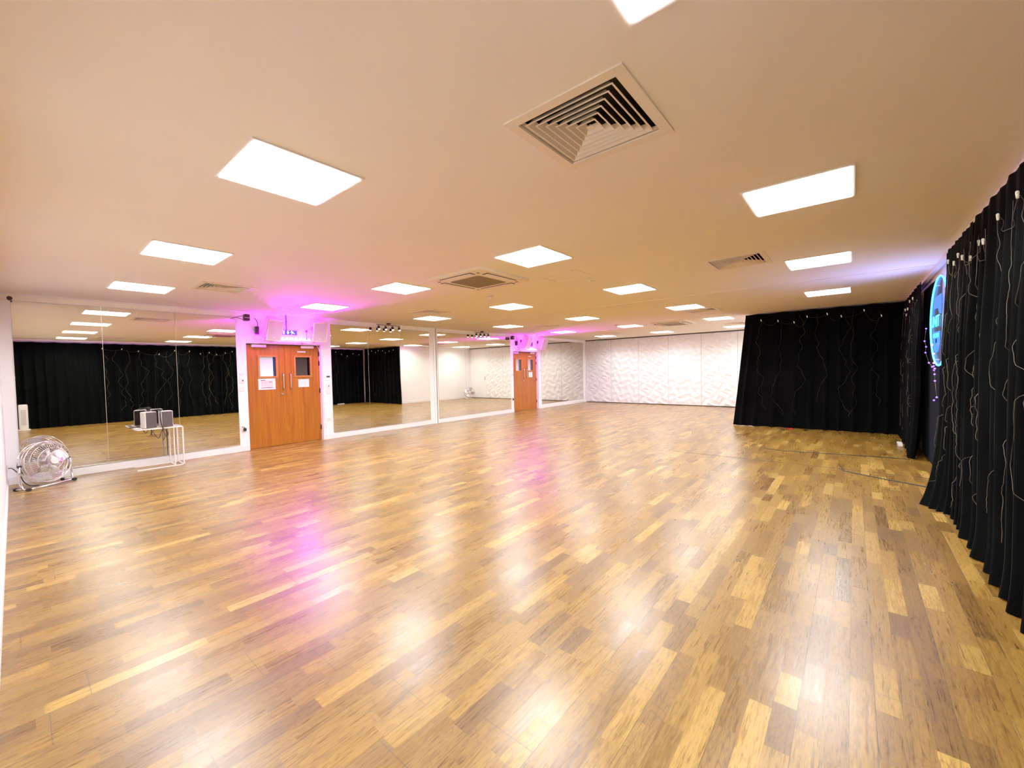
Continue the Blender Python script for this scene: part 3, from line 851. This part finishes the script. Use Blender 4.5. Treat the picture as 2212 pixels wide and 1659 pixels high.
# ------------------------------------------------------------------ curtains
CURTAIN_BVH = []
def curtain(label, p0, p1, z0, z1, folds, seed, m, amp=.045, flare0=None, flare1=None, name='curtain', ins=None, topdrop=.012):
    p0, p1 = Vector((p0[0], p0[1], 0)), Vector((p1[0], p1[1], 0))
    d = p1-p0; L = d.length; d.normalize(); n = Vector((-d.y, d.x, 0))
    if ins is not None and n.dot(Vector(ins)) < 0: n = -n
    nu = int(L/.0165); nz = 30
    rnd = random.Random(seed); ph = [rnd.uniform(0, 2*PI) for _ in range(8)]
    bm = B(); G = []
    for i in range(nu+1):
        u = i/nu; s = u*L; col = []
        wob = .9*noise.noise((s*1.1, seed, .3)) + .5*noise.noise((s*2.7, seed, 4.1))
        a = 2*PI*folds*u + 2.6*wob
        for j in range(nz+1):
            v = j/nz; z = z1+(z0-z1)*v
            A = amp*(.16+.84*min(1, v*2.6))*(.65+.6*abs(noise.noise((s*.9, seed+2, 1.0))+.25))
            an = a + .55*noise.noise((s*.8, z*.9, seed)) + v*.5*noise.noise((s*.35, 2.0, seed))
            off = A*(math.sin(an)+.30*math.sin(2*an+ph[1])+.16*math.sin(.5*an+ph[2]))
            hem = max(0, (v-.88)/.12)
            off += hem*hem*(.035*abs(noise.noise((s*2.2, seed, 7.7)))+.01)
            lat = .35*A*math.cos(an)
            q = p0+d*(s+lat)+n*off
            zz = z
            if j == 0: zz = z1-topdrop*abs(math.sin(PI*folds*.5*u))
            if j == nz: zz = z0+.004*(1+math.sin(an*1.3))
            for fl, e in ((flare0, 0.0), (flare1, L)):
                if fl:
                    wd = max(0, 1-abs(s-e)/fl[3]); wd = wd*wd*(3-2*wd)
                    k = max(0, (v-fl[4])/(1-fl[4]))**fl[2]
                    q = q+Vector((fl[0], fl[1], 0))*wd*k
            col.append(bm.verts.new((q.x, q.y, zz)))
        G.append(col)
    for i in range(nu):
        for j in range(nz):
            f = bm.faces.new((G[i][j], G[i][j+1], G[i+1][j+1], G[i+1][j])); f.smooth = True
    CURTAIN_BVH.append(BVHTree.FromBMesh(bm))
    o = obj(name, bm, m, recalc=False)
    return tag(o, label, 'curtain', 'black velvet curtains')
IN = (0, 1, 0)
curtain('long black curtain in the right foreground hung with wire lights, flaring at its left hem', (4.86, -.715), (6.08, -.715), .003, 2.50, 7, 3, M['velvet'], amp=.047, flare1=(-.36, .17, 3.2, .9, .35), ins=IN)
curtain('black curtain at the right edge of the photo, running behind the camera', (XN+.03, -.705), (4.90, -.715), .003, 2.50, 23, 8, M['velvet'], amp=.048, ins=IN)
curtain('black side curtain beyond the blue neon sign, at the far right wall', (8.14, -.715), (10.71, -.715), .003, 2.515, 14, 5, M['velvet2'], amp=.05, flare0=(.0, .05, 2, .5, .4), ins=IN)
curtain('wide black curtain facing the camera at the far right', (10.82, -.79), (10.82, 1.93), .003, 2.555, 11, 14, M['velvet2'], amp=.042, flare1=(-.05, .25, 1.1, 1.1, .0), ins=(-1, 0, 0))
bm = B(); box(bm, (7.30, -.828, .01), (8.9, -.815, 2.46)); tag(obj('backing_cloth', bm, M['backing']), 'black cloth on the wall behind the blue neon sign', 'cloth')

# curtain string lights
def string_lights(label, p0, p1, nrm, seed, nclip, ndrop, zt, zb, r=.0021, dots=None):
    p0, p1, n = Vector((p0[0], p0[1], 0)), Vector((p1[0], p1[1], 0)), Vector((nrm[0], nrm[1], 0))
    d = p1-p0; L = d.length; d.normalize()
    rnd = random.Random(seed)
    t = thing('string_lights', label, 'string lights', (p0.x, p0.y, 0), group='wire string lights on the curtains')
    def hug(q, gap):
        # rest a local point q on the front of the curtain folds
        best = None
        for dx in (-.036, -.024, -.012, 0, .012, .024, .036):
            o_ = p0+q+d*dx
            o_ = o_-n*(o_-p0).dot(n)+n*.9
            for bv in CURTAIN_BVH:
                h = bv.ray_cast(o_, -n, 1.3)
                if h[0] is not None:
                    k = (h[0]-p0).dot(n)
                    best = k if best is None else max(best, k)
        if best is None: best = 0.0
        return q-n*q.dot(n)+n*(best+gap)
    cl = []
    for k in range(nclip):
        s = L*(k+.5)/nclip + rnd.uniform(-.12, .12)*L/nclip
        cl.append((s, zt-rnd.uniform(0, .22)))
    bm = B(); pts = []
    for k in range(len(cl)-1):
        (s0, z0), (s1, z1) = cl[k], cl[k+1]
        sag = rnd.uniform(.03, .16)
        for q in range(16):
            u = q/16; pts.append(hug(d*(s0+(s1-s0)*u)+Vector((0, 0, z0+(z1-z0)*u-sag*4*u*(1-u))), .007))
    pts.append(hug(d*cl[-1][0]+Vector((0, 0, cl[-1][1])), .007))
    tube(bm, pts, r, 5); obj('top_wire', bm, M['fairy'], t)
    for (s, z) in cl:
        bm = B(); q = hug(d*s+Vector((0, 0, z)), .013)
        cyl(bm, (q.x, q.y, z-.02), (q.x+.006*d.x, q.y+.006*d.y, z+.012), .006, .008, 8); ball(bm, (q.x+.008*d.x, q.y+.008*d.y, z+.016), .008, 8, 6)
        obj('clip', bm, M['clip'], t)
    for k in range(ndrop):
        s0 = L*(k+.5)/ndrop+rnd.uniform(-.3, .3)*L/ndrop
        zend = zb+rnd.uniform(0, .35); bm = B(); pts = []
        m_ = 90; sd = rnd.uniform(0, 99); wide = rnd.uniform(.09, .19)
        for j in range(m_+1):
            v = j/m_; z = zt-.05+(zend-zt+.05)*v
            s = s0+wide*(noise.noise((z*1.6, sd, 0))*1.6+.75*noise.noise((z*4.2, sd, 3))+.2*noise.noise((z*13, sd, 5)))*min(1, v*5+.15)
            s = min(max(s, .01), L-.01)
            pts.append(hug(d*s+Vector((0, 0, z)), .008+.006*abs(noise.noise((z*4, sd, 9)))))
        tube(bm, pts, r, 5); obj('light_strand', bm, M['fairy'], t)
    return t
string_lights('wire string lights hanging on the right foreground black curtain', (4.2, -.655), (5.9, -.655), (0, 1), 21, 7, 7, 2.37, .10, .0018)
string_lights('wire string lights hanging on the curtain at the right edge of the photo', (1.6, -.655), (4.2, -.655), (0, 1), 4, 6, 8, 2.36, .12, .0014)
string_lights('thin wire string lights on the side curtain beyond the neon sign', (8.3, -.660), (10.6, -.660), (0, 1), 33, 8, 5, 2.42, .12, .0013)
string_lights('faint wire string lights along the wide far black curtain', (10.755, -.55), (10.755, 1.75), (-1, 0), 40, 8, 7, 2.50, .25, .0007)

# ------------------------------------------------------------------ neon sign
NX, NZ, NR, NY = 6.93, 1.87, .52, -.772
t = thing('neon_sign', 'round blue neon sign glowing between two black curtains', 'neon sign', (NX, NY, NZ), math.radians(1.7))
bm = B(); tube(bm, [(NR*math.cos(2*PI*k/72), .010, NR*math.sin(2*PI*k/72)) for k in range(72)], .0095, 8, True); obj('neon_ring', bm, M['neon'], t)
bm = B(); cyl(bm, (0, -.004, 0), (0, .001, 0), NR, None, 64); obj('acrylic_disc', bm, M['acrylic'], t)
bm = text_bm('UNIT', -.07, .43, -.06, .075, .016); obj('lettering', bm, M['neontext'], t)
bm = text_bm('EOIS', -.025, .29, -.19, -.137, .016); obj('small_lettering', bm, M['neontext'], t)
fn = lambda u, v, s: Vector((u, s, v))
bm = B(); prism(bm, [(.33, .30), (-.10, .31), (-.10, .08), (.01, .09), (.10, .165), (.33, .165)], fn, .003, .008)
obj('logo_block', bm, M['neonblue'], t)
bm = B()
pl = [(.34, -.115)]+[(.155+.185*math.cos(q), -.22+.145*math.sin(q)) for q in [-.05-3.04*k/14 for k in range(15)]]+[(-.03, -.115)]
prism(bm, pl, fn, .003, .008); obj('logo_pill', bm, M['neonblue'], t)
bm = B(); cyl(bm, (.155, .009, -.225), (.155, .012, -.225), .028, .028, 16); obj('logo_dot', bm, M['backing'], t)
bm = B()
for x_, z_ in ((-.3, .45), (.3, .45), (-.3, -.45), (.3, -.45)): cyl(bm, (x_, -.040, z_), (x_, .006, z_), .008, None, 10)
obj('standoff', bm, M['steel'], t)
# loose blue fairy lights around the sign
t = thing('fairy_lights', 'blue fairy lights scattered around and below the neon sign', 'fairy lights', (7.4, -.76, 1.3))
rnd = random.Random(2)
path = [(.62, .0, .55), (.66, .01, .38), (.60, .0, .30), (.55, .01, .22), (.30, .0, .08), (.0, .0, .03), (-.12, .0, .04), (-.16, .0, -.01), (-.22, .0, .01), (-.20, .0, -.06), (-.24, .0, -.14), (-.40, .0, -.33), (-.18, .0, -.38)]
bm = B(); tube(bm, path, .0022, 5); obj('wire', bm, M['fairy'], t)
for p in path:
    bm = B(); ball(bm, p, .010, 10, 6); obj('bulb', bm, M['bluedot'], t)
for p in ((-.30, .035, .30), (-.44, .035, .19), (-.47, .035, .08)):
    bm = B(); ball(bm, p, .010, 10, 6); obj('bulb', bm, M['reddot'], t)

# ------------------------------------------------------------------ floor fan
t = thing('floor_fan', 'round chrome floor fan in the left corner, in front of the mirror', 'fan', (.225, 8.22, 0), math.radians(37))
Rf = Matrix.Rotation(math.radians(-8), 4, 'X'); fc = Vector((0, 0, .318))
def FP(x, y, z): return fc+Rf @ Vector((x, y, z))
RF = .265
bm = B()
for r_, y_ in ((RF, -.045), (RF, .055), (RF*.985, .005), (.235, -.085), (.17, -.11), (.10, -.122), (.235, .085), (.17, .105), (.10, .115)):
    tube(bm, [FP(r_*math.cos(2*PI*k/44), y_, r_*math.sin(2*PI*k/44)) for k in range(44)], .0052 if r_ > .25 else .0026, 6, True)
obj('guard_rings', bm, M['chrome'], t)
bm = B()
for k in range(52):
    a = 2*PI*k/52; cs, sn = math.cos(a), math.sin(a)
    tube(bm, [FP(min(r_, RF)*cs, y_, min(r_, RF)*sn) for r_, y_ in ((.045, -.125), (.10, -.122), (.17, -.110), (.235, -.085), (RF, -.045), (RF, .055), (.235, .085), (.17, .105), (.06, .116))], .0011, 4)
obj('guard_wires', bm, M['chrome'], t)
bm = B(); cyl(bm, FP(0, -.137, 0), FP(0, -.12, 0), .044, .05, 24); obj('badge', bm, M['white'], t)
for k in range(4):
    bm = B(); a0 = 2*PI*k/4+.35; rows = []
    for q in range(7):
        rr = .04+.205*q/6; col = []
        wdt = .42+.28*math.sin(PI*min(1, q/5))
        for s in range(7):
            a = a0+(s/6-.5)*2*wdt*.8
            col.append(bm.verts.new(FP(rr*math.cos(a), -.03+.065*(s/6-.5)*(1.1-q/9), rr*math.sin(a))))
        rows.append(col)
    for q in range(6):
        for s in range(6):
            f = bm.faces.new((rows[q][s], rows[q][s+1], rows[q+1][s+1], rows[q+1][s])); f.smooth = True
    obj('blade', bm, M['chromedark'], t)
bm = B(); cyl(bm, FP(0, -.05, 0), FP(0, .10, 0), .055, .062, 24); obj('motor', bm, M['chromedark'], t)
for s in (-1, 1):
    bm = B(); tube(bm, [FP(s*.282, 0, .0), (s*.292, .0, .22), (s*.292, -.01, .10), (s*.280, -.03, .030), (s*.262, -.06, .022), (s*.262, -.085, .020)], .0125, 10)
    tube(bm, [(s*.280, -.03, .028), (s*.268, .07, .020), (s*.262, .10, .020)], .0115, 10)
    arm = obj('stand_arm', bm, M['chrome'], t)
    bm = B(); cyl(bm, FP(s*.262, 0, 0), FP(s*.300, 0, 0), .015, .015, 14); obj('pivot_knob', bm, M['black'], arm)
    bm = B()
    for y_ in (-.080, .09): cyl(bm, (s*.262, y_-.018, .020), (s*.262, y_+.018, .020), .0195, None, 12)
    obj('rubber_foot', bm, M['black'], arm)
bm = B(); tube(bm, [(-.262, -.06, .022), (-.20, -.085, .022), (0, -.095, .022), (.20, -.085, .022), (.262, -.06, .022)], .012, 10); obj('cross_bar', bm, M['chrome'], t)
fan0 = t
dup(fan0, (14.75, 2.32, 0), 'chrome floor fan by the white far right wall, seen only in the mirror', math.radians(215))
wplate('wall_socket', 'small wall socket on the left end wall beside the fan', 0, 0, .086, .086, 'blank', cat='socket')
so = bpy.data.objects[[o.name for o in C.objects if o.get('label', '').startswith('small wall socket on the left')][0]]
so.location = (XN, 8.47, .255); so.rotation_euler = (0, 0, PI/2)
cable('black plug and cable running from the end wall socket to the fan', [(XN+.016, 8.47, .255), (XN+.05, 8.44, .25), (.0, 8.36, .17), (.03, 8.33, .08), (.08, 8.32, .02), (.16, 8.31, .008)], .006, M['black'])

# ------------------------------------------------------------------ small white rod table with two speakers
TX0, TX1, TY0, TY1, TZ = 1.135, 1.685, 8.235, 8.60, .615
t = thing('side_table', 'small white rod-frame side table standing before the leftmost mirror', 'table', (1.41, 8.42, 0))
ox, oy = 1.41, 8.42
def rod(bm, a, b, r=.0085):
    a = Vector((a[0]-ox, a[1]-oy, a[2])); b = Vector((b[0]-ox, b[1]-oy, b[2]))
    lo = Vector((min(a.x, b.x)-r, min(a.y, b.y)-r, min(a.z, b.z)-r)); hi = Vector((max(a.x, b.x)+r, max(a.y, b.y)+r, max(a.z, b.z)+r))
    box(bm, lo, hi, .002, seg=1)
bm = B()
for a, b in (((TX0, TY0), (TX1, TY0)), ((TX0, TY1), (TX1, TY1)), ((TX0, TY0), (TX0, TY1)), ((TX1, TY0), (TX1, TY1)), ((1.21, TY0), (1.21, TY1)), ((1.45, TY0), (1.45, TY1))):
    rod(bm, (*a, TZ), (*b, TZ))
rod(bm, (TX0, 8.33, TZ), (TX1, 8.33, TZ), .006); rod(bm, (TX0, 8.48, TZ), (TX1, 8.48, TZ), .006)
obj('top_frame', bm, M['white'], t)
for x_, y_ in ((TX1, TY0), (TX1, TY1), (1.585, TY0+.06), (1.585, TY1)):
    bm = B(); rod(bm, (x_, y_, .018), (x_, y_, TZ-.0175)); obj('leg', bm, M['white'], t)
bm = B()
rod(bm, (TX0, TY0, .0095), (TX1, TY0, .0095)); rod(bm, (1.15, TY1, .0095), (TX1, TY1, .0095)); rod(bm, (TX1, TY0, .0095), (TX1, TY1, .0095)); rod(bm, (1.585, TY0+.06, .0095), (1.585, TY1, .0095))
obj('base_frame', bm, M['white'], t)
def hifi(label, loc, yaw):
    t = thing('bookshelf_speaker', label, 'speaker', loc, yaw, 'small speakers on the white rod table')
    w, d, h = .148, .16, .25
    bm = B(); box(bm, (-w/2, -d/2, 0), (w/2, d/2, h), .012); obj('cabinet', bm, M['white'], t)
    bm = B(); box(bm, (-w/2+.008, -d/2-.007, .006), (w/2-.008, -d/2+.0005, h-.006), .003); obj('grille', bm, M['greycloth'], t)
    bm = B(); box(bm, (-w/2+.01, d/2-.0005, .01), (w/2-.01, d/2+.003, h-.01), .001); obj('back_panel', bm, M['greycloth'], t)
    return t
hifi('small white speaker with grey grille, left one on the rod table', (1.30, 8.375, TZ+.0095), math.radians(14))
hifi('small white speaker with grey grille, right one on the rod table', (1.505, 8.365, TZ+.0095), math.radians(4))
t = thing('audio_cable', 'tangle of black cable hanging from the speakers over the rod table', 'cable', (1.40, 8.30, .62))
for pts in ([(-.06, .06, .262), (.0, .05, .275), (.035, -.01, .26), (.02, -.075, .19), (.03, -.09, .02), (.05, -.09, -.06), (.06, -.085, -.14), (.03, -.085, -.20)],
            [(.01, .05, .265), (.02, -.02, .262), (.012, -.08, .20), (.02, -.095, .05), (.07, -.09, -.04), (.10, -.085, -.09), (.07, -.08, -.13)],
            [(-.10, -.085, -.01), (-.095, -.08, -.10), (-.085, -.08, -.04), (-.02, -.08, -.15), (.02, -.08, -.06), (.04, -.085, -.01)],
            [(-.13, .05, .262), (-.10, .04, .275), (-.04, .04, .28), (.02, .03, .29), (.05, .03, .268)]):
    bm = B(); P = [Vector(p) for p in pts]; out = []
    for i in range(len(P)-1):
        a, b, c, d = P[max(i-1, 0)], P[i], P[i+1], P[min(i+2, len(P)-1)]
        for k in range(5):
            s = k/5; out.append(.5*((2*b)+(c-a)*s+(2*a-5*b+4*c-d)*s*s+(3*b-a-3*c+d)*s**3))
    out.append(P[-1])
    tube(bm, out, .0048, 6); obj('lead', bm, M['black'], t)

# tower heater standing beside the photographer, seen in the mirror
t = thing('tower_fan', 'white tower fan with grey grille seen reflected at the mirror left edge', 'fan', (.13, -.46, 0))
bm = B(); box(bm, (-.085, -.085, .03), (.085, .085, .72), .03, seg=3); obj('tower_body', bm, M['white'], t)
bm = B(); box(bm, (-.045, .084, .16), (.05, .090, .58), .004); obj('grille', bm, M['printgrey'], t)
bm = B(); cyl(bm, (0, 0, 0.001), (0, 0, .032), .13, .11, 28); obj('base', bm, M['white'], t)

# floor cable and bits
cable('thin dark cable lying on the floor towards the neon sign gap', [(7.25, .16, .006), (7.0, .12, .006), (6.82, .09, .006), (6.62, -.22, .006), (6.45, -.58, .006), (6.4, -.66, .006)], .006, M['black'])
cable('thin dark cable on the floor before the far black curtain', [(7.95, 1.15, .005), (7.90, .8, .005), (8.02, .2, .005), (8.1, -.3, .005), (8.12, -.62, .005)], .005, M['black'])
t = thing('power_strip', 'white power strip on the floor under the far side curtain', 'power strip', (9.46, -.60, 0))
bm = B(); box(bm, (-.15, -.03, .001), (.15, .03, .04), .006); obj('strip_body', bm, M['white'], t)
bm = B()
for k in range(3): box(bm, (-.10+.08*k-.015, -.012, .04), (-.10+.08*k+.015, .012, .042))
obj('outlets', bm, M['printgrey'], t)
bm = B(); box(bm, (-.04, -.05, .001), (.04, .05, .022), .008, rotm(az=.4)); o = obj('red_tag', bm, M['red']); o.location = (10.66, 1.06, 0); tag(o, 'small red plastic piece at the hem of the far black curtain', 'tag')

# ------------------------------------------------------------------ lights
def spot(name, loc, target, col, e, ang, blend=.5, r=.05):
    l = bpy.data.lights.new(name, 'SPOT'); l.energy = e; l.color = col; l.spot_size = math.radians(ang); l.spot_blend = blend; l.shadow_soft_size = r
    o = bpy.data.objects.new(name, l); C.objects.link(o); o.location = loc
    o.rotation_euler = (Vector(target)-Vector(loc)).to_track_quat('-Z', 'Y').to_euler()
def point(name, loc, col, e, r=.05):
    l = bpy.data.lights.new(name, 'POINT'); l.energy = e; l.color = col; l.shadow_soft_size = r
    o = bpy.data.objects.new(name, l); C.objects.link(o); o.location = loc
MAG = (.85, .0, 1.0); VIO = (.72, .0, 1.0)
for dx in (0.0, 7.78):
    spot('magenta_bar_beam', (3.62+dx, 8.50, 2.135), (3.42+dx, 7.55, 2.57), MAG, 200, 62, .7, .03)
    point('magenta_bar_glow', (3.76+dx, 8.625, 2.22), VIO, 8.5, .02)
    point('magenta_bar_downlight', (3.40+dx, 8.44, 2.0), (1.0, .05, .75), .6, .08)
    point('magenta_bar_glow_middle', (3.40+dx, 8.665, 2.33), VIO, 5, .02)
    point('magenta_bar_glow_side', (2.97+dx, 8.62, 2.11), VIO, 3.4, .02)
spot('neon_ceiling_glow', (7.25, -.55, 1.75), (7.1, -.15, 2.57), (.34, .36, 1.0), 16, 125, 1.0, .15)

w = bpy.data.worlds.new('world'); SC.world = w; w.use_nodes = True
w.node_tree.nodes['Background'].inputs[0].default_value = (.05, .05, .05, 1)
w.node_tree.nodes['Background'].inputs[1].default_value = .2

# ------------------------------------------------------------------ camera
f, yaw, pitch, roll = 891.49358, .69236074, -.03367931, -.02096228
fwd = Vector((math.cos(pitch)*math.cos(yaw), math.cos(pitch)*math.sin(yaw), math.sin(pitch)))
rt = fwd.cross(Vector((0, 0, 1))).normalized(); up = rt.cross(fwd)
r2 = rt*math.cos(roll)+up*math.sin(roll); u2 = -rt*math.sin(roll)+up*math.cos(roll)
cam = bpy.data.cameras.new('camera'); co = bpy.data.objects.new('camera', cam); C.objects.link(co)
cam.sensor_width = 36; cam.lens = f/2212*36; cam.clip_start = .02; cam.clip_end = 100
mw = Matrix((r2, u2, -fwd)).transposed().to_4x4(); mw.translation = Vector((0, 0, 1.4))
co.matrix_world = mw
SC.camera = co

# ------------------------------------------------------------------ look
SC.view_settings.view_transform = 'Standard'
SC.view_settings.look = 'None'
SC.view_settings.exposure = 1.45
SC.view_settings.gamma = 1.22
SC.cycles.use_denoising = True
SC.cycles.max_bounces = 14
SC.cycles.diffuse_bounces = 7
SC.cycles.glossy_bounces = 8
SC.cycles.sample_clamp_indirect = 6.0
SC.cycles.caustics_reflective = False
SC.cycles.caustics_refractive = False
